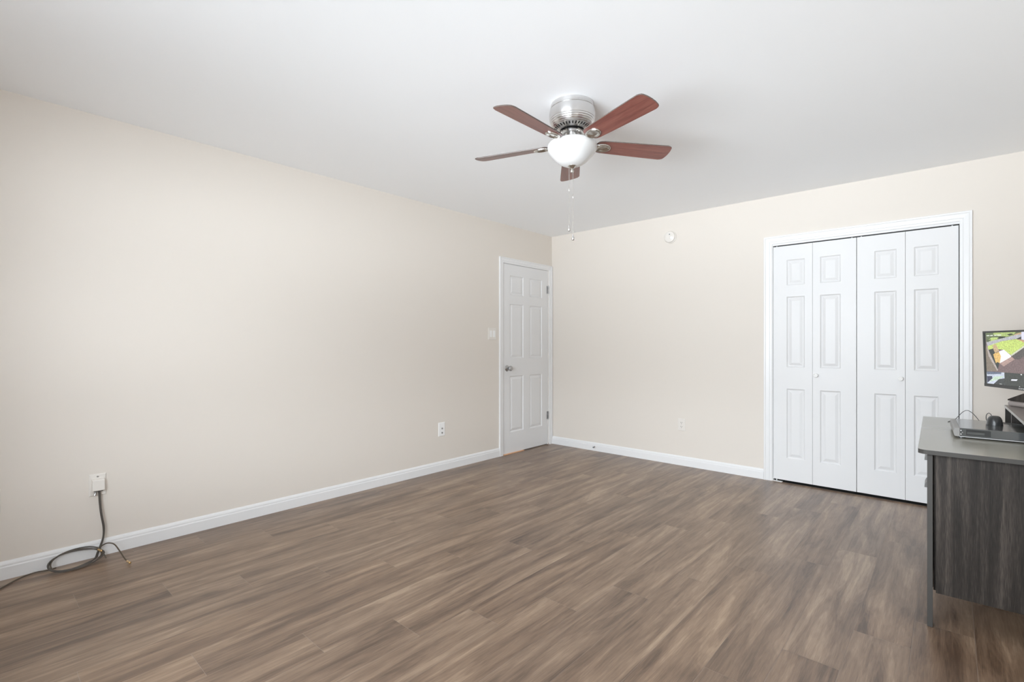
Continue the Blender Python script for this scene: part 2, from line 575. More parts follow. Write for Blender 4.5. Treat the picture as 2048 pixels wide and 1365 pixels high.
# window behind the photographer
wr = thing('window_1', 'white framed triple window behind the photographer', 'window', ((WX0 + WX1) / 2, REAR - 0.06, WZ0), kind='structure')
bm = bmesh.new()
fy0, fy1 = REAR - 0.09, REAR - 0.03
for x0, x1, z0, z1 in ((WX0, WX0 + .05, WZ0, WZ1), (WX1 - .05, WX1, WZ0, WZ1), (WX0 + .05, WX1 - .05, WZ0, WZ0 + .05), (WX0 + .05, WX1 - .05, WZ1 - .05, WZ1)):
    box(bm, x0, x1, fy0, fy1, z0, z1)
obj('window_frame', bm, TRIM, wr)
for i in (1, 2):
    x = WX0 + (WX1 - WX0) * i / 3
    obj('mullion', B(x - .03, x + .03, fy0, fy1, WZ0 + .05, WZ1 - .05), TRIM, wr)
for i in range(3):
    x0 = WX0 + (WX1 - WX0) * i / 3 + (.05 if i == 0 else .03)
    x1 = WX0 + (WX1 - WX0) * (i + 1) / 3 - (.05 if i == 2 else .03)
    obj('pane', B(x0, x1, REAR - .062, REAR - .058, WZ0 + .05, WZ1 - .05), PANE, wr)

# baseboards
BASE = [(0, 0), (0.013, 0), (0.013, 0.060), (0.0105, 0.066), (0.0105, 0.074), (0.008, 0.082), (0.004, 0.089), (0, 0.090)]
def baseboard(name, mp, a0, a1, label, off=0):
    bm = bmesh.new()
    r0 = [bm.verts.new(mp(a0, z, n)) for n, z in BASE]
    r1 = [bm.verts.new(mp(a1, z, n)) for n, z in BASE]
    for i in range(len(BASE)):
        j = (i + 1) % len(BASE)
        bm.faces.new((r0[i], r0[j], r1[j], r1[i]))
    bm.faces.new(r0); bm.faces.new(r1)
    prop(obj(name, bm, TRIM), label, 'baseboard', kind='structure')
baseboard('baseboard_left', left_map, REAR, -0.909, 'white moulded baseboard along the left wall')
baseboard('baseboard_back', back_map, 0.0, 2.306, 'white moulded baseboard along the back wall left of the closet')
baseboard('baseboard_right', lambda a, z, n: Vector((RX - n, a, z)), REAR, 0.0, 'white moulded baseboard along the right wall')

# ------------------------------------------------------------ entry door
prop(obj('trim_1', frame_sweep(left_map, DY0 - 0.004, DY1 + 0.0115, DZ - 0.001, CASING(0.0585)), TRIM), 'white moulded casing round the entry door', 'door casing', kind='structure')
bm = bmesh.new()
box(bm, -0.0595, 0.001, DY0, DY0 + 0.004, 0, DZ)
box(bm, -0.0595, 0.001, DY1 - 0.004, DY1, 0, DZ)
box(bm, -0.0595, 0.001, DY0 + .004, DY1 - .004, DZ - 0.003, DZ)
prop(obj('trim_2', bm, TRIM), 'white jamb lining the entry door opening', 'door jamb', kind='structure')
prop(obj('trim_3', B(-0.059, 0.016, DY0 + .005, -0.52, 0.0, 0.0078, bevel=.0015), ORANGE), 'orange bare wood threshold strip under the entry door', 'threshold', kind='structure')

d1 = thing('door_1', 'white six-panel entry door in the left wall', 'door', (0, -0.4615, 0), kind='structure')
pan = []
for ya, yb in ((-0.737, -0.515), (-0.408, -0.186)):
    for za, zb in ((1.702, 1.909), (1.020, 1.604), (0.228, 0.830)):
        pan.append((ya, yb, za, zb))
obj('door_leaf', panel_slab(left_map, -0.8395, -0.0835, 0.0085, 2.0275, 0.035, pan, -0.001), DOOR, d1, recalc=False)
for za, zb in ((1.763, 1.851), (0.298, 0.386)):
    bm = bmesh.new()
    for i in range(5):
        h = (zb - za) / 5
        lathe(bm, [(0.0055, za + h * i + .0006), (0.0065, za + h * i + .002), (0.0065, za + h * (i + 1) - .002), (0.0055, za + h * (i + 1) - .0006)], (0.0075, -0.0795, 0), n=16)
    lathe(bm, [(0.004, za - .004), (0.004, zb + .004)], (0.0075, -0.0795, 0), n=12)
    box(bm, -0.002, 0.0015, -0.098, -0.080, za, zb)
    obj('hinge', bm, STEEL, d1, smooth=True)
kb = obj('door_knob', lathe(bmesh.new(), [(0, 0), (0.0325, 0), (0.0325, 0.003), (0.029, 0.007), (0.018, 0.010), (0.012, 0.014), (0.0115, 0.030), (0.016, 0.036), (0.024, 0.042), (0.0275, 0.050), (0.0270, 0.058), (0.022, 0.064), (0.010, 0.067), (0, 0.0675)], (-0.001, -0.784, 0.916), 'X'), STEEL, d1, smooth=True, label='satin metal door knob')
# the little rigid stop at the hinge-side foot of the door
st = thing('door_stop', 'small white stub stop at the hinge-side foot of the entry door', 'door stop', (0.02, -0.10, 0.0))
obj('rod', tube(bmesh.new(), [(-0.0005, -0.085, 0.018), (0.018, -0.105, 0.018), (0.030, -0.125, 0.017)], lambda t: 0.0065 - 0.003 * t, 10), PLASTIC_W, st, smooth=True)
obj('foot', lathe(bmesh.new(), [(0.006, 0.0), (0.0045, 0.004), (0.0035, 0.018)], (0.018, -0.105, 0), n=12), TAN_PEG, st, smooth=True, label='brown rubber foot')

# ------------------------------------------------------------ closet
prop(obj('trim_4', frame_sweep(back_map, CX0 + .0005, CX1 - .005, CZ - 0.003, CASING(0.066)), TRIM), 'wide white moulded casing round the closet opening', 'door casing', kind='structure')
bm = bmesh.new()
box(bm, CX0, CX0 + 0.004, -0.001, T, 0, CZ)
box(bm, CX1 - 0.004, CX1, -0.001, T, 0, CZ)
box(bm, CX0 + .004, CX1 - .004, -0.001, T, CZ - 0.004, CZ)
box(bm, CX0 + .004, CX1 - .004, -0.001, 0.004, 2.0140, CZ - .004)
prop(obj('trim_5', bm, TRIM), 'white jamb lining the closet opening', 'door jamb', kind='structure')
bm = bmesh.new()
box(bm, CX0 + .006, CX1 - .006, 0.012, 0.016, CZ - .020, CZ - .0045)
box(bm, CX0 + .006, CX1 - .006, 0.044, 0.048, CZ - .020, CZ - .0045)
box(bm, CX0 + .006, CX1 - .006, 0.016, 0.044, CZ - .008, CZ - .0045)
prop(obj('trim_6', bm, BLACK_M), 'dark overhead track of the closet doors', 'door track', kind='structure')

LEAF = [(2.3785, 2.6695, 2.481, 2.614), (2.6715, 2.9665, 2.724, 2.864), (2.9705, 3.2640, 3.080, 3.214), (3.2660, 3.5565, 3.315, 3.451)]
ZP = ((1.670, 1.884), (0.978, 1.573), (0.208, 0.796))
NZ0, NZ1 = 0.020, 2.005
def bifold(name, label, leaves, knob_leaf, knob_x):
    cx = (leaves[0][0] + leaves[1][1]) / 2
    t = thing(name, label, 'closet door', (cx, 0.02, 0), kind='structure')
    for k, (a0, a1, p0, p1) in enumerate(leaves):
        lf = obj('leaf', panel_slab(back_map, a0, a1, NZ0, NZ1, 0.032, [(p0, p1, za, zb) for za, zb in ZP], -0.006), DOOR, t, recalc=False)
        px = a0 + 0.024 if (name == 'door_2') == (k == 0) else a1 - 0.024
        if name == 'door_2' and k == 1: px = a1 - 0.030
        if name == 'door_3' and k == 0: px = a0 + 0.026
        if name == 'door_3' and k == 1: px = a1 - 0.033
        obj('pivot_pin', lathe(bmesh.new(), [(0.0045, NZ1 - .001), (0.0045, CZ - .010)], (px, 0.021, 0), n=12), PLASTIC_W, lf, smooth=True)
        if k == knob_leaf:
            obj('knob', lathe(bmesh.new(), [(0.007, 0), (0.007, 0.010), (0.011, 0.014), (0.0155, 0.020), (0.0165, 0.025), (0.0145, 0.0285), (0.012, 0.0285), (0.010, 0.027), (0.006, 0.0285), (0, 0.029)], (knob_x, 0.0065, 0.918), '-Y', 28), PLASTIC_W, lf, smooth=True)
    return t
d2 = bifold('door_2', 'left pair of white panelled bifold closet doors', LEAF[:2], 1, 2.697)
d3 = bifold('door_3', 'right pair of white panelled bifold closet doors next to the desk', LEAF[2:], 0, 3.238)
bm = bmesh.new()
box(bm, CX0 + .0045, CX0 + .075, 0.000, 0.030, 0.0, 0.004)
box(bm, CX0 + .0045, CX0 + .0065, 0.000, 0.030, 0.004, 0.030)
lathe(bm, [(0.004, 0.003), (0.004, 0.022)], (2.402, 0.02, 0), n=12)
obj('floor_bracket', bm, PLASTIC_W, d2)

# ------------------------------------------------------------ wall plates
def plate(bm, mp, a0, a1, z0, z1, t=0.006):
    c = [bm.verts.new(mp(a, z, 0)) for a, z in ((a0, z0), (a1, z0), (a1, z1), (a0, z1))]
    b = 0.004
    d = [bm.verts.new(mp(a, z, t * .6)) for a, z in ((a0, z0), (a1, z0), (a1, z1), (a0, z1))]
    e = [bm.verts.new(mp(a, z, t)) for a, z in ((a0 + b, z0 + b), (a1 - b, z0 + b), (a1 - b, z1 - b), (a0 + b, z1 - b))]
    for u, w in ((c, d), (d, e)):
        for i in range(4):
            bm.faces.new((u[i], u[(i + 1) % 4], w[(i + 1) % 4], w[i]))
    bm.faces.new(c); bm.faces.new(e)
    return bm
def wbox(bm, mp, a0, a1, z0, z1, n0, n1, bevel=0.0):
    p, q = mp(a0, z0, n0), mp(a1, z1, n1)
    return box(bm, min(p.x, q.x), max(p.x, q.x), min(p.y, q.y), max(p.y, q.y), min(p.z, q.z), max(p.z, q.z), bevel)

# double switch left of the entry door
t = thing('light_switch', 'almond double rocker switch plate left of the entry door', 'light switch', (0, -1.013, 1.218))
obj('wall_plate', plate(bmesh.new(), left_map, -1.072, -0.954, 1.218, 1.340), PLASTIC, t)
for a in (-1.036, -0.990):
    bm = bmesh.new()
    zc = 1.279
    v = [bm.verts.new(left_map(a + s * .0165, z, n)) for s in (-1, 1) for z, n in ((zc - .033, .005), (zc - .033, .0095), (zc, .0075), (zc + .033, .0065), (zc + .033, .005))]
    bm.faces.new(v[:5]); bm.faces.new(v[5:])
    for i in range(5): bm.faces.new((v[i], v[(i + 1) % 5], v[5 + (i + 1) % 5], v[5 + i]))
    obj('rocker', bm, PLASTIC_W, t)

# plate with two jacks
t = thing('jack_plate', 'narrow white wall plate with two small jacks low on the left wall near the door', 'wall plate', (0, -1.684, 0.319))
obj('wall_plate', plate(bmesh.new(), left_map, -1.722, -1.646, 0.321, 0.447), PLASTIC_W, t)
for z in (0.392, 0.352):
    bm = lathe(bmesh.new(), [(0.008, 0.005), (0.008, 0.009), (0.0055, 0.0095), (0.0045, 0.007), (0, 0.007)], (0, -1.682, z), 'X', 16)
    obj('jack', bm, STEEL, t, smooth=True)

# plate at the very edge of the view
t = thing('outlet', 'beige wall plate on the left wall cut by the left edge', 'outlet', (0, -4.551, 0.334))
obj('wall_plate', plate(bmesh.new(), left_map, -4.588, -4.514, 0.334, 0.452), PLASTIC, t)
def duplex(mp, ac, zc, root):
    for dz in (-0.0195, 0.0195):
        bm = bmesh.new()
        pts = []
        for i in range(24):
            an = 2 * math.pi * i / 24
            pts.append((max(-.0165, min(.0165, .0185 * math.cos(an))), max(-.0135, min(.0135, .0175 * math.sin(an)))))
        lo = [bm.verts.new(mp(ac + x, zc + dz + z, .005)) for x, z in pts]
        hi = [bm.verts.new(mp(ac + x, zc + dz + z, .0085)) for x, z in pts]
        bm.faces.new(lo); bm.faces.new(hi)
        for i in range(24): bm.faces.new((lo[i], lo[(i + 1) % 24], hi[(i + 1) % 24], hi[i]))
        r = obj('receptacle', bm, PLASTIC, root)
        bm = bmesh.new()
        for x in (-.0065, .0065): wbox(bm, mp, ac + x - .0012, ac + x + .0012, zc + dz - .001, zc + dz + .008, .0080, .0089)
        wbox(bm, mp, ac - .0024, ac + .0024, zc + dz - .0095, zc + dz - .005, .0080, .0089)
        obj('slots', bm, DARK, r)
    obj('screw', (lambda b: wbox(b, mp, ac - .002, ac + .002, zc - .002, zc + .002, .005, .0068))(bmesh.new()), STEEL, root)
duplex(left_map, -4.551, 0.393, t)

# outlet on the back wall
t = thing('outlet', 'almond duplex outlet low on the back wall between corner and closet', 'outlet', (1.574, 0, 0.334))
obj('wall_plate', plate(bmesh.new(), back_map, 1.537, 1.611, 0.334, 0.451), PLASTIC, t)
duplex(back_map, 1.574, 0.3925, t)

# round detector high on the back wall
t = thing('smoke_detector', 'small round white detector high on the back wall', 'detector', (1.461, 0, 2.162))
C_ = (1.461, 0, 2.224)
obj('base', lathe(bmesh.new(), [(0.0605, 0.0), (0.0605, 0.010), (0.056, 0.012)], C_, '-Y'), PLASTIC, t, smooth=True)
obj('cover', lathe(bmesh.new(), [(0.056, 0.011), (0.056, 0.022), (0.051, 0.031), (0.040, 0.036), (0.022, 0.038), (0, 0.0385)], C_, '-Y'), PLASTIC, t, smooth=True)
obj('test_button', lathe(bmesh.new(), [(0.013, 0.034), (0.013, 0.040), (0.010, 0.0415), (0, 0.0415)], (1.486, 0, 2.212), '-Y', 24), PLASTIC_W, t, smooth=True)
obj('indicator', lathe(bmesh.new(), [(0.0055, 0.034), (0.0055, 0.0395), (0, 0.0395)], (1.467, 0, 2.246), '-Y', 16), RUBBER, t, smooth=True)

# spring stop on the back baseboard
t = thing('door_stop', 'small spring door stop sticking out of the back baseboard', 'door stop', (0.614, -0.03, 0.040))
obj('spring', tube(bmesh.new(), [(0.600 + .014 * k / 60 + .0045 * math.cos(k * 1.1), -0.012 - .045 * k / 60, 0.048 + .0045 * math.sin(k * 1.1)) for k in range(61)], 0.0012, 5), STEEL, t, smooth=True)
obj('tip', lathe(bmesh.new(), [(0, 0.055), (0.0075, 0.056), (0.0085, 0.062), (0.0070, 0.069), (0, 0.070)], (0.614, 0, 0.048), '-Y', 16), RUBBER, t, smooth=True, label='grey rubber tip')

# ------------------------------------------------------------ coax plate and its cables
t = thing('cable_outlet', 'hooded cable wall plate low on the left wall with cables hanging out', 'cable outlet', (0, -4.143, 0.325))
obj('wall_plate', plate(bmesh.new(), left_map, -4.180, -4.106, 0.336, 0.455), PLASTIC, t)
bm = bmesh.new()
hp = [(0.004, 0.368), (0.004, 0.430), (0.028, 0.4285), (0.034, 0.423), (0.038, 0.372), (0.036, 0.368)]
va = [bm.verts.new(left_map(-4.169, z, n)) for n, z in hp]
vb = [bm.verts.new(left_map(-4.117, z, n)) for n, z in hp]
bm.faces.new(va); bm.faces.new(vb)
for i in range(len(hp)): bm.faces.new((va[i], va[(i + 1) % len(hp)], vb[(i + 1) % len(hp)], vb[i]))
obj('hood', bm, PLASTIC, t)
bm = bmesh.new(); wbox(bm, left_map, -4.163, -4.123, 0.365, 0.3675, 0.006, 0.034)
obj('hood_opening', bm, DARK, t)
obj('screw', lathe(bmesh.new(), [(0.0045, 0.005), (0.0045, 0.0075), (0, 0.0080)], (0, -4.143, 0.441), 'X', 12), STEEL, t, smooth=True)
obj('connector', tube(bmesh.new(), [(0.020, -4.154, 0.366), (0.020, -4.155, 0.352), (0.022, -4.158, 0.343)], 0.005, 10), STEEL, t, smooth=True)

cb = thing('coaxial_cable', 'coiled dark coaxial cables hanging from the hooded wall plate to the floor', 'cable', (0.08, -4.15, 0.0))
rc = 0.0032
# coil: leans on the baseboard at the back, lies on the floor in front
def ring_pts(seed, turns, start, n=34):
    rr = random.Random(seed)
    cx, cy, cz = 0.076, -4.236, 0.036
    ax, ay, az = 0.055, 0.103, 0.030
    j = [rr.uniform(-1, 1) for _ in range(8)]
    out = []
    for k in range(int(n * turns) + 1):
        a = start + 2 * math.pi * k / n
        w = 1 + 0.06 * math.sin(2 * a + j[0] * 3) + 0.07 * j[1]
        x = cx + ax * w * math.cos(a) + .004 * j[2]
        y = cy + ay * w * math.sin(a) + .004 * j[3]
        z = cz - az * math.cos(a) * w + 0.004 * math.sin(a * 2 + j[4] * 3) + .002 * j[5]
        out.append((max(x, 0.018), y, max(z, rc + .0005)))
    return out
for k in range(3):
    pts = ring_pts(k, 1.0, 1.4 + k * .5)
    obj('loop', tube(bmesh.new(), pts[:-1], rc, 8, closed=True), CABLE if k else CABLE2, cb, smooth=True)
# strands from the hood down to the coil
for k, (dy, dx) in enumerate(((-.0022, .0), (.0022, .001), (.0004, .0042))):
    pts = [(0.022 + dx, -4.138 + dy, 0.366), (0.026 + dx, -4.136 + dy, 0.30), (0.034 + dx, -4.131 + dy, 0.235), (0.032 + dx, -4.121 + dy, 0.165),
           (0.030 + dx, -4.122 + dy * .6, 0.110), (0.036 + dx, -4.133 + dy, 0.070), (0.050 + dx, -4.148 + dy, 0.038 - .004 * k), (0.075 + dx, -4.163 + dy, 0.016), (0.104, -4.195 - .012 * k, 0.0075), (0.118, -4.235 - .014 * k, 0.0045)]
    obj('strand', tube(bmesh.new(), spline(pts), rc, 8), CABLE, cb, smooth=True)
# tail to the left, out of view along the floor
pts = [(0.060, -4.316, 0.012), (0.050, -4.345, 0.006), (0.034, -4.385, 0.006), (0.040, -4.425, 0.0045), (0.075, -4.470, 0.0042), (0.130, -4.517, 0.0042), (0.200, -4.575, 0.0042), (0.26, -4.65, 0.0042)]
obj('tail', tube(bmesh.new(), spline(pts), rc, 8), CABLE2, cb, smooth=True)
# two loose ends
pts = [(0.040, -4.150, 0.045), (0.048, -4.128, 0.068), (0.075, -4.108, 0.082), (0.120, -4.088, 0.080), (0.170, -4.072, 0.050), (0.212, -4.060, 0.022), (0.238, -4.053, 0.012)]
e1 = obj('loose_end', tube(bmesh.new(), spline(pts), rc, 8), CABLE2, cb, smooth=True)
def plug(c0, c1, parent):
    c0, c1 = Vector(c0), Vector(c1)
    d = (c1 - c0)
    bm = bmesh.new()
    tube(bm, [c0, c0 + d * .55], 0.0052, 10)
    tube(bm, [c0 + d * .60, c1 - d * .12], 0.0063, 6)
    tube(bm, [c0 + d * .5, c1], 0.0038, 8)
    obj('connector', bm, BRASS, parent, smooth=True, label='brass plug')
plug((0.236, -4.054, 0.0125), (0.268, -4.045, 0.0075), e1)
pts = [(0.036, -4.150, 0.060), (0.062, -4.140, 0.050), (0.085, -4.128, 0.030), (0.100, -4.120, 0.010)]
e2 = obj('loose_end', tube(bmesh.new(), spline(pts), rc, 8), CABLE2, cb, smooth=True)
plug((0.056, -4.148, 0.055), (0.074, -4.134, 0.044), e2)

# ============================================================ CEILING FAN
FX, FY = 2.023, -2.487
fan = thing('ceiling_fan', 'flush-mount brushed nickel ceiling fan with five cherry blades and a white bowl light', 'ceiling fan', (FX, FY, 2.44))
FC = (FX, FY, 0)
def fl(name, prof, m, parent=fan, n=72, **k):
    return obj(name, lathe(bmesh.new(), prof, FC, 'Z', n), m, parent, smooth=True, **k)
fl('ceiling_canopy', [(0.112, 2.4398), (0.113, 2.436), (0.113, 2.421), (0.1155, 2.4185), (0.1155, 2.4145), (0.113, 2.412)], NICKEL)
mh = fl('motor_housing', [(0.112, 2.4125), (0.1175, 2.409), (0.1205, 2.395), (0.1215, 2.380), (0.121, 2.368), (0.119, 2.358), (0.1175, 2.357), (0.1180, 2.354),
                     (0.1165, 2.348), (0.1145, 2.3465), (0.1150, 2.3435), (0.1125, 2.337), (0.1105, 2.3355), (0.1110, 2.3325), (0.1075, 2.326), (0.1050, 2.3245), (0.1055, 2.322),
                     (0.100, 2.317), (0.094, 2.3145), (0.066, 2.304), (0.062, 2.3025)], NICKEL)
bm = bmesh.new()
for i in range(34):
    a = 2 * math.pi * i / 34
    b2 = bmesh.new()
    box(b2, 0.079, 0.0955, -0.0026, 0.0026, -0.0006, 0.0006)
    me_ = bpy.data.meshes.new('tmp')
    b2.transform(Matrix.Translation((FX, FY, 0)) @ Matrix.Rotation(a, 4, 'Z') @ Matrix.Translation((0.0873, 0, 2.3118)) @ Matrix.Rotation(-math.atan2(0.0105, 0.028), 4, 'Y') @ Matrix.Translation((-0.0873, 0, 0)))
    b2.to_mesh(me_); b2.free(); bm.from_mesh(me_); bpy.data.meshes.remove(me_)
obj('vent_slots', bm, DARK, mh)
fl('hub_gap_shade', [(0.064, 2.3045), (0.064, 2.298), (0.058, 2.298)], DARK)  # dark ring stands in for the shaded gap above the hub
fl('rotor_hub', [(0.054, 2.302), (0.056, 2.298), (0.056, 2.284), (0.052, 2.280), (0.046, 2.279)], NICKEL)
fl('light_kit_fitter', [(0.0445, 2.282), (0.0445, 2.243), (0.050, 2.236), (0.085, 2.231), (0.112, 2.228)], NICKEL)
fl('bowl_shade', [(0.112, 2.2330), (0.1225, 2.2325), (0.1285, 2.226), (0.1305, 2.216), (0.1290, 2.203), (0.1240, 2.191), (0.1150, 2.179), (0.1030, 2.166), (0.0910, 2.153), (0.079, 2.141), (0.065, 2.131), (0.048, 2.1225), (0.030, 2.118), (0.012, 2.116), (0, 2.116)], GLASS_W)
fin = fl('finial', [(0.000, 2.119), (0.0225, 2.118), (0.0225, 2.1145), (0.016, 2.110), (0.010, 2.103), (0.0065, 2.100), (0.0065, 2.098), (0.0095, 2.095), (0.0105, 2.090), (0.0085, 2.084), (0, 2.081)], SATIN, n=32)

fwd = Vector((-math.sin(R(41.8455)), math.cos(R(41.8455)), 0))
rgt = Vector((math.cos(R(41.8455)), math.sin(R(41.8455)), 0))
ang0 = math.atan2(fwd.y, fwd.x) - R(5.4)
ZB = 2.232
def blade_outline():
    half = [(0.130, 0.015), (0.1325, 0.030), (0.139, 0.0405), (0.150, 0.0465), (0.17, 0.0495), (0.25, 0.0530), (0.36, 0.0570), (0.46, 0.0600), (0.528, 0.0618),
            (0.541, 0.0602), (0.5505, 0.0550), (0.5560, 0.0465), (0.5600, 0.0240), (0.5615, 0.0)]
    return half + [(r, -w) for r, w in half[-2::-1]]
def make_blade(k):
    M = Matrix.Translation((FX, FY, ZB)) @ Matrix.Rotation(ang0 - k * 2 * math.pi / 5, 4, 'Z') @ Matrix.Rotation(R(-12.5), 4, 'X')
    pts = blade_outline()
    bm = bmesh.new()
    uvl = bm.loops.layers.uv.new('UVMap')
    lo = [bm.verts.new((x, y, -.0028)) for x, y in pts]
    hi = [bm.verts.new((x, y, .0028)) for x, y in pts]
    n = len(pts)
    f0, f1 = bm.faces.new(lo), bm.faces.new(hi)
    for i in range(n):
        bm.faces.new((lo[i], lo[(i + 1) % n], hi[(i + 1) % n], hi[i])).material_index = 1
    es = list({e for f in (f0, f1) for e in f.edges})
    res = bmesh.ops.bevel(bm, geom=es, offset=.0016, segments=1, affect='EDGES')
    for f in res['faces']: f.material_index = 1
    for f in bm.faces:
        for lp in f.loops: lp[uvl].uv = (lp.vert.co.x + k * 1.7, lp.vert.co.y)
    bm.transform(M)
    b = obj('blade', bm, [CHERRY, BLADE_EDGE], fan)
    # bracket: an arm from the hub that ends in an oval ring under the blade root
    bm = bmesh.new()
    rgA = Matrix.Translation((FX, FY, 0)) @ Matrix.Rotation(ang0 - k * 2 * math.pi / 5, 4, 'Z')
    for s in (-1, 1):
        arm = spline([(0.050, s * .010, 2.2865), (0.070, s * .014, 2.2840), (0.092, s * .012, 2.2660), (0.110, s * .009, 2.2400), (0.128, s * .010, 2.2275), (0.142, s * .014, 2.2262)], 6)
        tube(bm, [rgA @ p for p in arm], lambda t: 0.0058 - .0012 * t, 8)
    web = spline([(0.058, 0, 2.2855), (0.080, 0, 2.2770), (0.100, 0, 2.2540), (0.120, 0, 2.2310), (0.135, 0, 2.2268)], 6)
    tube(bm, [rgA @ p for p in web], 0.0062, 8)
    # oval plate with a raised rim
    def oval(r_, zz):
        return [M @ Vector((0.170 + 1.42 * r_ * math.cos(2 * math.pi * i / 40), r_ * math.sin(2 * math.pi * i / 40), zz)) for i in range(40)]
    prof = [(0.0335, -.0026), (0.0335, -.0060), (0.0315, -.0098), (0.0285, -.0110), (0.0250, -.0098), (0.0225, -.0066), (0.0205, -.0050), (0.010, -.0046)]
    rings = [[bm.verts.new(p) for p in oval(r_, z_)] for r_, z_ in prof]
    for a, c in zip(rings, rings[1:]):
        for i in range(40): bm.faces.new((a[i], a[(i + 1) % 40], c[(i + 1) % 40], c[i]))
    bm.faces.new(rings[-1]); bm.faces.new(rings[0])
    obj('blade_bracket', bm, SATIN, fan, smooth=True)
for k in range(5):
    make_blade(k)

# pull chains hanging from the finial plate
for (dr, z0, z1) in ((-0.0165, 2.114, 1.800), (0.004, 2.086, 1.752)):
    p = Vector((FX, FY, 0)) + rgt * dr - fwd * 0.004
    ch = obj('pull_chain', tube(bmesh.new(), [(p.x, p.y, z0), (p.x, p.y, (z0 + z1) / 2), (p.x, p.y, z1)], 0.0010, 6), SATIN, fan, smooth=True)
    # bead coupling half way down and the pendant at the end
    zc = z1 + 0.19 if dr < 0 else z1 + .20
    obj('coupling', lathe(bmesh.new(), [(0.0013, zc - .006), (0.0024, zc - .004), (0.0024, zc + .004), (0.0013, zc + .006)], (p.x, p.y, 0), n=10), NICKEL, ch, smooth=True)
    obj('pendant', lathe(bmesh.new(), [(0.0015, z1 + .002), (0.0035, z1), (0.0040, z1 - .006), (0.0050, z1 - .011), (0.0078, z1 - .016), (0.0088, z1 - .021), (0.0078, z1 - .0265), (0.004, z1 - .030), (0, z1 - .031)], (p.x, p.y, 0), n=20), NICKEL, ch, smooth=True)

# ============================================================ DESK
DT = 0.740
desk = thing('desk', 'dark wood-grain desk with grey top against the right wall', 'desk', (3.416, -2.012, 0), R(1.1))
def dk(name, bm, m, parent=desk, **k):
    return obj(name, bm, m, parent, local=True, **k)
LX, LY = 0.585, 1.222
def rounded(x0, x1, y0, y1, r, n=6):
    out = []
    for cx, cy, a0 in ((x1 - r, y1 - r, 0), (x0 + r, y1 - r, 90), (x0 + r, y0 + r, 180), (x1 - r, y0 + r, 270)):
        for i in range(n + 1):
            a = R(a0 + 90 * i / n)
            out.append((cx + r * math.cos(a), cy + r * math.sin(a)))
    return out
def desktop_bm():
    # front corners rounded, wall-side corners square
    pts = [(LX, 0), (LX, LY)]
    for cx, cy, a0 in ((.004, LY - .004, 90), (.030, .030, 180)):
        r = .004 if cy > 1 else .030
        for i in range(9):
            a = R(a0 + 90 * i / 8)
            pts.append((cx + r * math.cos(a), cy + r * math.sin(a)))
    bm = bmesh.new()
    prism(bm, pts, DT - .0175, DT, mi=1)
    for f in bm.faces:
        f.normal_update()
        if abs(f.normal.z) > .9: f.material_index = 0
    return bm
dk('desktop', desktop_bm(), [DESK_TOP, DESK_EDGE])
LGX = 0.029
ZU = DT - .0178
for y in (0.048, LY - .08):
    dk('leg', B(LGX, LGX + .018, y, y + .042, 0.0, ZU, bevel=.0008), DESK_EDGE, label='grey edge-banded slab leg')
dk('end_panel', B(LGX + .0275, LX - .03, 0.060, 0.080, 0.142, ZU), DESK_WOOD)
dk('end_panel', B(LGX + .0185, LX - .03, LY - .062, LY - .044, 0.142, ZU), DESK_WOOD)
for y in (0.048, LY - .08):
    dk('leg', B(LX - .029, LX - .011, y, y + .042, 0.0, ZU, bevel=.0008), DESK_EDGE)
dk('pedestal', B(LGX + .020, LX - .035, 0.0805, 0.48, 0.145, ZU - .004), DESK_WOOD)
dk('modesty_panel', B(LX - .034, LX - .020, 0.4805, LY - .0625, 0.35, ZU), DESK_WOOD)
for z0, z1 in ((0.588, ZU - .008), (0.430, 0.582), (0.150, 0.424)):
    dr = dk('drawer', B(LGX + .003, LGX + .0195, 0.093, 0.478, z0, z1, bevel=.001), DESK_WOOD)
    if z0 < .2: continue
    # cup pull: quarter-round in section
    zh = 0.656 if z0 > .5 else 0.535
    bm = bmesh.new()
    ends = []
    for y in (0.235, 0.335):
        prof = [(LGX + .0032, zh)] + [(LGX + .0032 - .0140 * math.sin(a), zh + .027 * math.cos(a)) for a in [R(90 * (8 - i) / 8) for i in range(9)]]
        ends.append([bm.verts.new((x, y, z)) for x, z in prof])
    bm.faces.new(ends[0]); bm.faces.new(ends[1])
    m_ = len(ends[0])
    for i in range(m_): bm.faces.new((ends[0][i], ends[0][(i + 1) % m_], ends[1][(i + 1) % m_], ends[1][i]))
    dk('handle', bm, PULL, dr, smooth=True, label='metal cup pull')
# raised shelf along the wall side
SX, SZ = 0.345, 0.836
bm = bmesh.new()
box(bm, SX, LX, 0.30, LY - .004, SZ - .013, SZ, mi=1)
for f in bm.faces:
    f.normal_update()
    if f.normal.z > .9: f.material_index = 0
dk('raised_shelf', bm, [TAUPE, mat('pale_edge_band', (0.50, 0.49, 0.46), 0.45)])
for y in (LY - .024, LY - .315, 0.305):
    bm = B(SX + .002, LX - .002, y, y + .013, DT + .0003, SZ - .0132)
    for f in bm.faces:
        f.normal_update()
        if f.normal.x < -.9: f.material_index = 1
    dk('shelf_support', bm, [DESK_WOOD, TAUPE])

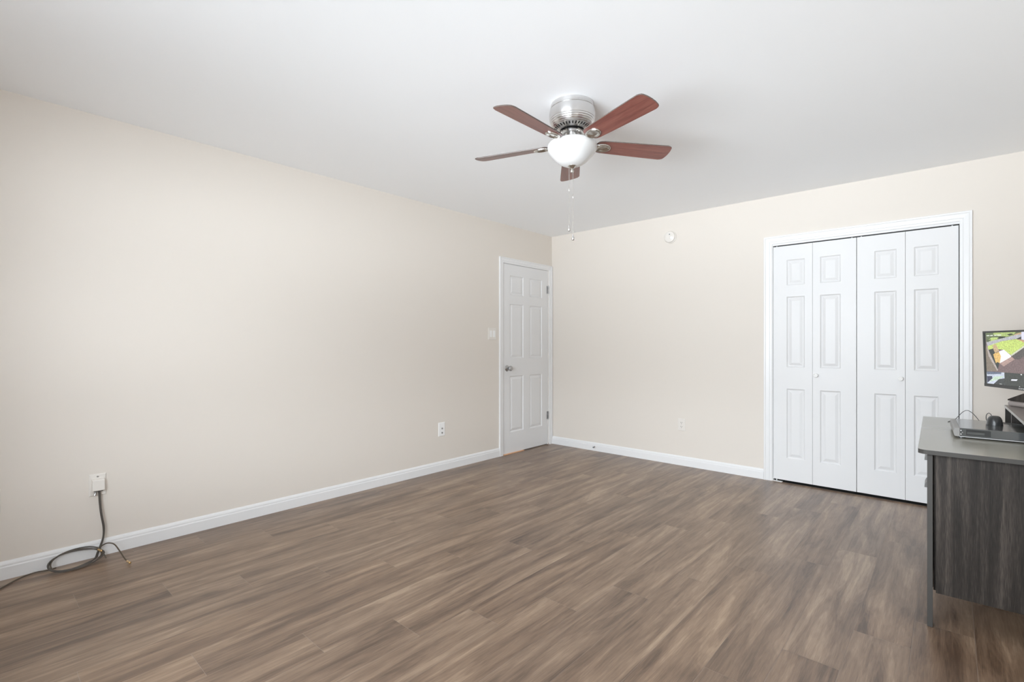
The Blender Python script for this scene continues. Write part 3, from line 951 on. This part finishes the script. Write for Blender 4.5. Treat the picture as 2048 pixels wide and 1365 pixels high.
# ------------------------------------------------------------ video recorder box lying on the desk
rec = thing('video_recorder', 'flat black video recorder with vented side lying on the desk', 'video recorder', (3.527, -1.576, DT + .0003), R(2.2))
V0 = 0.0065
VH = 0.0465
VX, VY = 0.330, 0.345
bm = bmesh.new()
box(bm, 0.021, VX, 0.0, VY, V0 + .0025, VH, bevel=.0012)
obj('case', bm, DVR_CASE, rec, local=True)
case = rec.children[-1]
obj('bottom_lip', B(0.020, VX, -0.0022, VY, V0, V0 + .0024), SILVER, rec, local=True, label='bright metal lower lip')
bm = bmesh.new()
bp = [(0.0205, V0 + .001)] + [(0.0205 - .0205 * math.sin(R(a)) ** .22, V0 + .001 + (VH - V0 - .001) * (1 - math.cos(R(a))) / 2) for a in range(10, 180, 10)] + [(0.0205, VH)]
e0 = [bm.verts.new((x, -.001, z)) for x, z in bp]
e1_ = [bm.verts.new((x, VY, z)) for x, z in bp]
bm.faces.new(e0); bm.faces.new(e1_)
for i in range(len(bp)): bm.faces.new((e0[i], e0[(i + 1) % len(bp)], e1_[(i + 1) % len(bp)], e1_[i]))
obj('front_bezel', bm, DVR_BEZEL, rec, local=True, smooth=True, label='grey rounded front bezel')
bm = bmesh.new()
def hole(x, z): box(bm, x, x + .0022, -.0004, .001, z, z + .0036)
zb = V0 + .010
for i in range(24):
    x = 0.043 + i * .0034
    rows = range(5) if (i == 0 or i > 17) else (0, 3, 4)
    for r_ in rows: hole(x, zb + r_ * .0052)
obj('vent_holes', bm, DARK, case, local=True)
for x, z in ((0.025, V0 + .029), (0.025, V0 + .012), (0.030, V0 + .020)):
    obj('screw', lathe(bmesh.new(), [(0.0022, -.0006), (0.0022, .0006), (0, .0009)], (x, 0, z), '-Y', 12), SILVER if x < .03 else DVR_BEZEL, case, local=True)
for x, y in ((0.028, 0.022), (0.028, VY - .022), (VX - .02, .022), (VX - .02, VY - .022)):
    obj('rubber_foot', lathe(bmesh.new(), [(0.013, 0.0), (0.0125, V0), (0, V0)], (x, y, 0), n=20), BLACK, rec, local=True, smooth=True)

# ------------------------------------------------------------ mouse on the recorder
MZ = DT + .0003 + VH
ms = thing('computer_mouse', 'black computer mouse resting on top of the video recorder', 'computer mouse', (3.673, -1.347, MZ + .0004), R(93))
def mouse_bm():
    bm = bmesh.new()
    nx, ny = 22, 14
    # length along x (front at +x), body as a swept dome
    rows = []
    for i in range(nx + 1):
        t = i / nx
        x = -0.049 + 0.098 * t
        half = 0.0295 * (max(0.0, 1 - abs(2 * t - 1) ** 3.2)) ** .5 * (1 - .10 * t)
        hgt = 0.0385 * (max(0.0, math.sin(math.pi * min(1, .12 + .86 * (t ** .80)))) ** .62)
        hgt = 0.006 + hgt * (1 if 0 < t < 1 else 0.2)
        row = []
        for j in range(ny + 1):
            s = -1 + 2 * j / ny
            y = half * math.copysign(abs(s) ** .75, s)
            z = hgt * max(0.0, (1 - abs(s) ** 2.8)) ** .5
            row.append(bm.verts.new((x, y, z)))
        rows.append(row)
    for a, b in zip(rows, rows[1:]):
        for j in range(ny): bm.faces.new((a[j], a[j + 1], b[j + 1], b[j]))
    bmesh.ops.remove_doubles(bm, verts=bm.verts, dist=1e-5)
    bmesh.ops.holes_fill(bm, edges=[e for e in bm.edges if e.is_boundary], sides=0)
    return bm
obj('shell', mouse_bm(), BLACK, ms, local=True, smooth=True, angle=60)
obj('scroll_wheel', lathe(bmesh.new(), [(0, -.003), (0.007, -.003), (0.008, 0), (0.007, .003), (0, .003)], (0.026, 0, 0.030), 'Y', 20), RUBBER, ms, local=True, smooth=True)
# cord: leaves the nose, loops up behind the body and runs off under the raised shelf
pts = [(3.671, -1.300, MZ + .010), (3.670, -1.286, MZ + .020), (3.664, -1.274, MZ + .040), (3.656, -1.268, MZ + .046), (3.648, -1.264, MZ + .034), (3.650, -1.258, MZ + .008), (3.668, -1.252, MZ + .0025), (3.71, -1.255, MZ + .0025), (3.775, -1.29, MZ + .0025)]
obj('cord', tube(bmesh.new(), [Vector((p.x, p.y, max(p.z, MZ + .0022))) for p in spline(pts)], 0.0016, 8), BLACK_M, ms, smooth=True)
# another thin cable stands up in an arch at the far edge of the desk
pts = [(3.660, -1.06, DT + .0022), (3.646, -0.98, DT + .0022), (3.634, -.905, DT + .010), (3.610, -.885, DT + .044), (3.587, -.874, DT + .060), (3.566, -.872, DT + .048), (3.540, -.880, DT + .012), (3.525, -.92, DT + .0022), (3.505, -.99, DT + .0022)]
ca = obj('cable', tube(bmesh.new(), [Vector((p.x, p.y, max(p.z, DT + .0022))) for p in spline(pts)], 0.0017, 8), BLACK_M, smooth=True)
prop(ca, 'thin black cable standing up in an arch at the far edge of the desk', 'cable')

# ------------------------------------------------------------ monitor riser: wedge block on a rounded slab, on the raised shelf
wd = thing('monitor_riser', 'dark wood-grain block with sloped end on a rounded taupe slab below the monitor', 'monitor riser', (3.80, -.80, SZ + .0003))
e_ = Vector((.570, -.822, 0)).normalized()
g_ = Vector((.822, .570, 0)).normalized()
P_ = Vector((3.736, -.838, 0))
def wpt(s, q, z): return P_ + e_ * s + g_ * q + Vector((0, 0, z))
bm = bmesh.new()
lv = []
for k in range(9):
    t_ = k / 8
    ins = .012 * (1 - math.sqrt(max(0.0, 1 - (2 * t_ - 1) ** 2)))
    lv.append([bm.verts.new((x, y, SZ + .0004 + .0296 * t_)) for x, y in rounded(ins, 0.345 - ins, ins, 0.095 - ins, .030 - ins)])
for p_, q_ in zip(lv, lv[1:]):
    for k in range(len(p_)): bm.faces.new((p_[k], p_[(k + 1) % len(p_)], q_[(k + 1) % len(p_)], q_[k]))
bm.faces.new(lv[0]); bm.faces.new(lv[-1])
for v in bm.verts: v.co = wpt(v.co.x, v.co.y, v.co.z)
obj('base_slab', bm, TAUPE, wd, smooth=True)
bm = bmesh.new()
sec = [(0.006, SZ + .0302), (0.006, SZ + .037), (0.100, SZ + .0765), (0.335, SZ + .0765), (0.335, SZ + .0302)]
va = [bm.verts.new(wpt(s, .010, z)) for s, z in sec]
vb = [bm.verts.new(wpt(s, .088, z)) for s, z in sec]
bm.faces.new(va); bm.faces.new(vb)
for i in range(5): bm.faces.new((va[i], va[(i + 1) % 5], vb[(i + 1) % 5], vb[i]))
obj('wedge_block', bm, DESK_WOOD, wd)

# ------------------------------------------------------------ monitor
D3 = Vector((.451, -.893, 0)).normalized()
N3 = Vector((-.893, -.451, 0)).normalized()
TILT = R(1.9)
U3 = Vector((0, 0, 1)) * math.cos(TILT) + N3 * math.sin(TILT)
NN = N3 * math.cos(TILT) - Vector((0, 0, 1)) * math.sin(TILT)
TL = Vector((3.6533, -0.6918, 1.2472))
MK = 1.075            # the picture layout below is drawn for a 22-inch panel; this one is a size up
MW, MH = 0.565, 0.295
def mpt(s, t_, n): return TL + (D3 * s - U3 * t_ + NN * n) * MK
mon = thing('monitor', 'thin black monitor showing security camera views above the desk', 'monitor', (3.83, -0.94, SZ + .0768))
def mbox(bm, s0, s1, t0, t1, n0, n1, mi=0):
    v = [bm.verts.new(mpt(s, t_, n)) for s in (s0, s1) for t_ in (t0, t1) for n in (n0, n1)]
    for f in ((0, 1, 3, 2), (4, 6, 7, 5), (0, 4, 5, 1), (2, 3, 7, 6), (0, 2, 6, 4), (1, 5, 7, 3)):
        bm.faces.new([v[i] for i in f]).material_index = mi
    return bm
bm = bmesh.new()
BZ = 0.0095
mbox(bm, 0, MW, 0, BZ, -.012, 0); mbox(bm, 0, MW, MH - .016, MH, -.012, 0.0012)
mbox(bm, 0, BZ, BZ, MH - .016, -.012, 0); mbox(bm, MW - BZ, MW, BZ, MH - .016, -.012, 0)
bez = obj('bezel', bm, BLACK_M, mon)
bm = bmesh.new()
mbox(bm, 0.004, MW - .004, 0.004, MH - .004, -.030, -.0125); mbox(bm, 0.10, MW - .10, 0.08, MH - .03, -.052, -.030)
obj('rear_housing', bm, BLACK, mon)
# the picture on the screen: flat patches, each a hair in front of the one below
SCREEN = [
  ((128, 110, 110), [(0.0176,0.0059),(0.2999,0.0068),(0.2886,0.2133),(0.0168,0.2151)]),
  ((105, 118, 82), [(0.0176,0.0059),(0.2999,0.0068),(0.2978,0.0449),(0.0215,0.0594)]),
  ((178, 198, 120), [(0.0794,0.0095),(0.2396,0.0082),(0.2227,0.0244),(0.1562,0.0345),(0.0787,0.0206)]),
  ((190, 212, 128), [(0.024,0.0554),(0.0607,0.0348),(0.1307,0.0336),(0.1093,0.043),(0.0492,0.0595)]),
  ((48, 54, 44), [(0.1042,0.0405),(0.1267,0.0287),(0.1733,0.0303),(0.1454,0.0389)]),
  ((55, 60, 48), [(0.178,0.0206),(0.2071,0.0156),(0.2249,0.0209),(0.1942,0.0268)]),
  ((75, 82, 70), [(0.0266,0.0516),(0.0547,0.044),(0.06,0.0472),(0.0308,0.0595)]),
  ((186, 186, 192), [(0.0215,0.0594),(0.1389,0.0403),(0.2226,0.0261),(0.2763,0.0205),(0.2756,0.0333),(0.2416,0.0429),(0.1338,0.0547),(0.0295,0.0805)]),
  ((205, 175, 140), [(0.239,0.0183),(0.2768,0.0119),(0.2763,0.0205),(0.2226,0.0261)]),
  ((60, 62, 60), [(0.2408,0.0435),(0.2757,0.0318),(0.2749,0.0469)]),
  ((226, 226, 242), [(0.277,0.0077),(0.2999,0.0068),(0.2975,0.0505),(0.2749,0.0461)]),
  ((202, 222, 122), [(0.0295,0.0805),(0.1381,0.0544),(0.2415,0.0443),(0.2969,0.0624),(0.2961,0.0759),(0.2009,0.1237),(0.1526,0.0979),(0.0745,0.0926),(0.0353,0.0992)]),
  ((200, 165, 130), [(0.2454,0.0449),(0.2749,0.0469),(0.2975,0.0519),(0.2968,0.0632)]),
  ((205, 178, 140), [(0.0711,0.0741),(0.0946,0.0689),(0.118,0.1037),(0.0821,0.1149),(0.0736,0.092)]),
  ((58, 64, 62), [(0.0399,0.1007),(0.0722,0.092),(0.0865,0.1164),(0.1151,0.168),(0.0997,0.207),(0.0491,0.1388)]),
  ((138, 126, 112), [(0.0148,0.0767),(0.0449,0.1327),(0.0996,0.2082),(0.0158,0.2152)]),
  ((188, 178, 172), [(0.0189,0.0704),(0.029,0.0892),(0.1051,0.2049),(0.097,0.2084),(0.0366,0.1329)]),
  ((232, 192, 118), [(0.0726,0.1234),(0.0865,0.1158),(0.1185,0.1092),(0.1323,0.1246),(0.1194,0.1679),(0.1023,0.1624),(0.09,0.169)]),
  ((255, 255, 255), [(0.1156,0.1074),(0.1526,0.0973),(0.2016,0.1267),(0.2011,0.1349),(0.1194,0.1679),(0.1302,0.1313)]),
  ((184, 156, 148), [(0.1185,0.1691),(0.2045,0.1319),(0.2263,0.1447),(0.1477,0.1827)]),
  ((214, 216, 196), [(0.201,0.1231),(0.2963,0.0737),(0.2957,0.0833),(0.2055,0.1295)]),
  ((96, 92, 90), [(0.2055,0.1295),(0.2957,0.0838),(0.2935,0.1246),(0.2563,0.1455),(0.2264,0.1435)]),
  ((70, 74, 71), [(0.1502,0.2139),(0.2886,0.2133),(0.2844,0.2892),(0.1503,0.2842)]),
  ((208, 216, 230), [(0.0167,0.2157),(0.1501,0.2145),(0.1504,0.2833),(0.0152,0.2881)]),
  ((108, 118, 138), [(0.0167,0.2157),(0.1288,0.2142),(0.1283,0.2227),(0.0205,0.2312)]),
  ((66, 70, 90), [(0.0171,0.2402),(0.0578,0.2377),(0.0607,0.2499),(0.0255,0.2717),(0.0182,0.2857)]),
  ((205, 226, 205), [(0.0607,0.2499),(0.0748,0.2391),(0.1491,0.2325),(0.1049,0.253),(0.032,0.2706)]),
  ((70, 74, 74), [(0.0676,0.2858),(0.1094,0.2502),(0.1514,0.2438),(0.1504,0.2839)]),
  ((240, 242, 250), [(0.199,0.245),(0.2422,0.2428),(0.2339,0.2512),(0.1957,0.2525)]),
  ((235, 240, 240), [(0.2625,0.2151),(0.2717,0.2157),(0.2706,0.2209),(0.2622,0.2203)]),
  ((225, 230, 228), [(0.2502,0.2762),(0.2568,0.2762),(0.2558,0.2803),(0.2495,0.2803)]),
  ((225, 230, 228), [(0.1124,0.2737),(0.1297,0.2735),(0.1296,0.2757),(0.1123,0.2758)]),
  ((245, 250, 240), [(0.0284,0.0222),(0.0515,0.0216),(0.0512,0.026),(0.0281,0.0266)]),
  ((245, 250, 240), [(0.0569,0.0217),(0.0778,0.0212),(0.0775,0.0255),(0.0567,0.0261)]),
  ((245, 250, 240), [(0.0876,0.0211),(0.1053,0.0208),(0.1051,0.025),(0.0874,0.0253)]),
  ((245, 250, 240), [(0.1097,0.0205),(0.1401,0.0199),(0.1398,0.0241),(0.1095,0.0248)]),
]
bm = bmesh.new()
smats, idx = [emit('screen_picture', (70, 74, 71))], {}
mbox(bm, BZ, MW - BZ, BZ, MH - .016, -.010, -.0040, 0)
for li, (c8, pp) in enumerate(SCREEN):
    if c8 not in idx:
        idx[c8] = len(smats)
        smats.append(emit('screen_picture', c8, 1.0, 0.28 if max(c8) < 235 else 0.0))
    ext = []
    for i_, (s, t_) in enumerate(pp):           # patches that reach mid-screen run on to its right edge
        s2, t2 = pp[(i_ + 1) % len(pp)]
        ext.append((s, t_))
        if s > .2835 and s2 > .2835: ext += [(MW, t_), (MW, t2)]
    pp = ext
    cl_ = [(min(max(s, BZ), MW - BZ), min(max(t_, BZ), MH - .016)) for s, t_ in pp]
    f = bm.faces.new([bm.verts.new(mpt(s, t_, -.0038 + li * .00006)) for s, t_ in cl_])
    f.material_index = idx[c8]
    f.normal_update()
    if f.normal.dot(NN) < 0: f.normal_flip()
obj('screen', bm, smats, mon, recalc=False, label='lit screen with a camera view of lawn and patio')
# maker's lettering on the lower bezel
cu = bpy.data.curves.new('lettering', 'FONT')
cu.body = 'SCEPTRE'
cu.size = 0.0105
cu.extrude = 0.0002
cu.space_character = 1.15
to = bpy.data.objects.new('lettering_source', cu)
COL.objects.link(to)
bpy.context.view_layer.update()
me = bpy.data.meshes.new_from_object(to.evaluated_get(bpy.context.evaluated_depsgraph_get()))
bpy.data.objects.remove(to)
bm = bmesh.new(); bm.from_mesh(me); bpy.data.meshes.remove(me)
o0 = mpt(0.252, MH - .0045, .0016)
bm.transform(Matrix(((D3.x, U3.x, NN.x, o0.x), (D3.y, U3.y, NN.y, o0.y), (D3.z, U3.z, NN.z, o0.z), (0, 0, 0, 1))))
obj('lettering', bm, PLASTIC_W, bez, label='pale maker lettering')
# neck and foot of the monitor, on top of the wedge block behind the screen
bm = bmesh.new()
mbox(bm, MW / 2 - .03, MW / 2 + .03, .14, .300, -.062, -.053)
nc = mpt(MW / 2, .300, -.058)
box(bm, nc.x - .032, nc.x + .032, nc.y - .028, nc.y + .028, SZ + .0838, nc.z + .012)
obj('stand_neck', bm, BLACK, mon)
pts = [tuple(wpt(s, q, 0)[:2]) for s, q in rounded(.106, .200, .014, .086, .012)]
obj('stand_foot', prism(bmesh.new(), pts, SZ + .0768, SZ + .0840), BLACK, mon)
# its signal cable hangs down behind
pts = [mpt(.196, .20, -.056), mpt(.197, .272, -.085), mpt(.193, .305, -.118), mpt(.189, .340, -.124), mpt(.190, .368, -.124), mpt(.20, .3795, -.122)]
obj('cable', tube(bmesh.new(), spline(pts), 0.0022, 8), BLACK_M, mon, smooth=True)
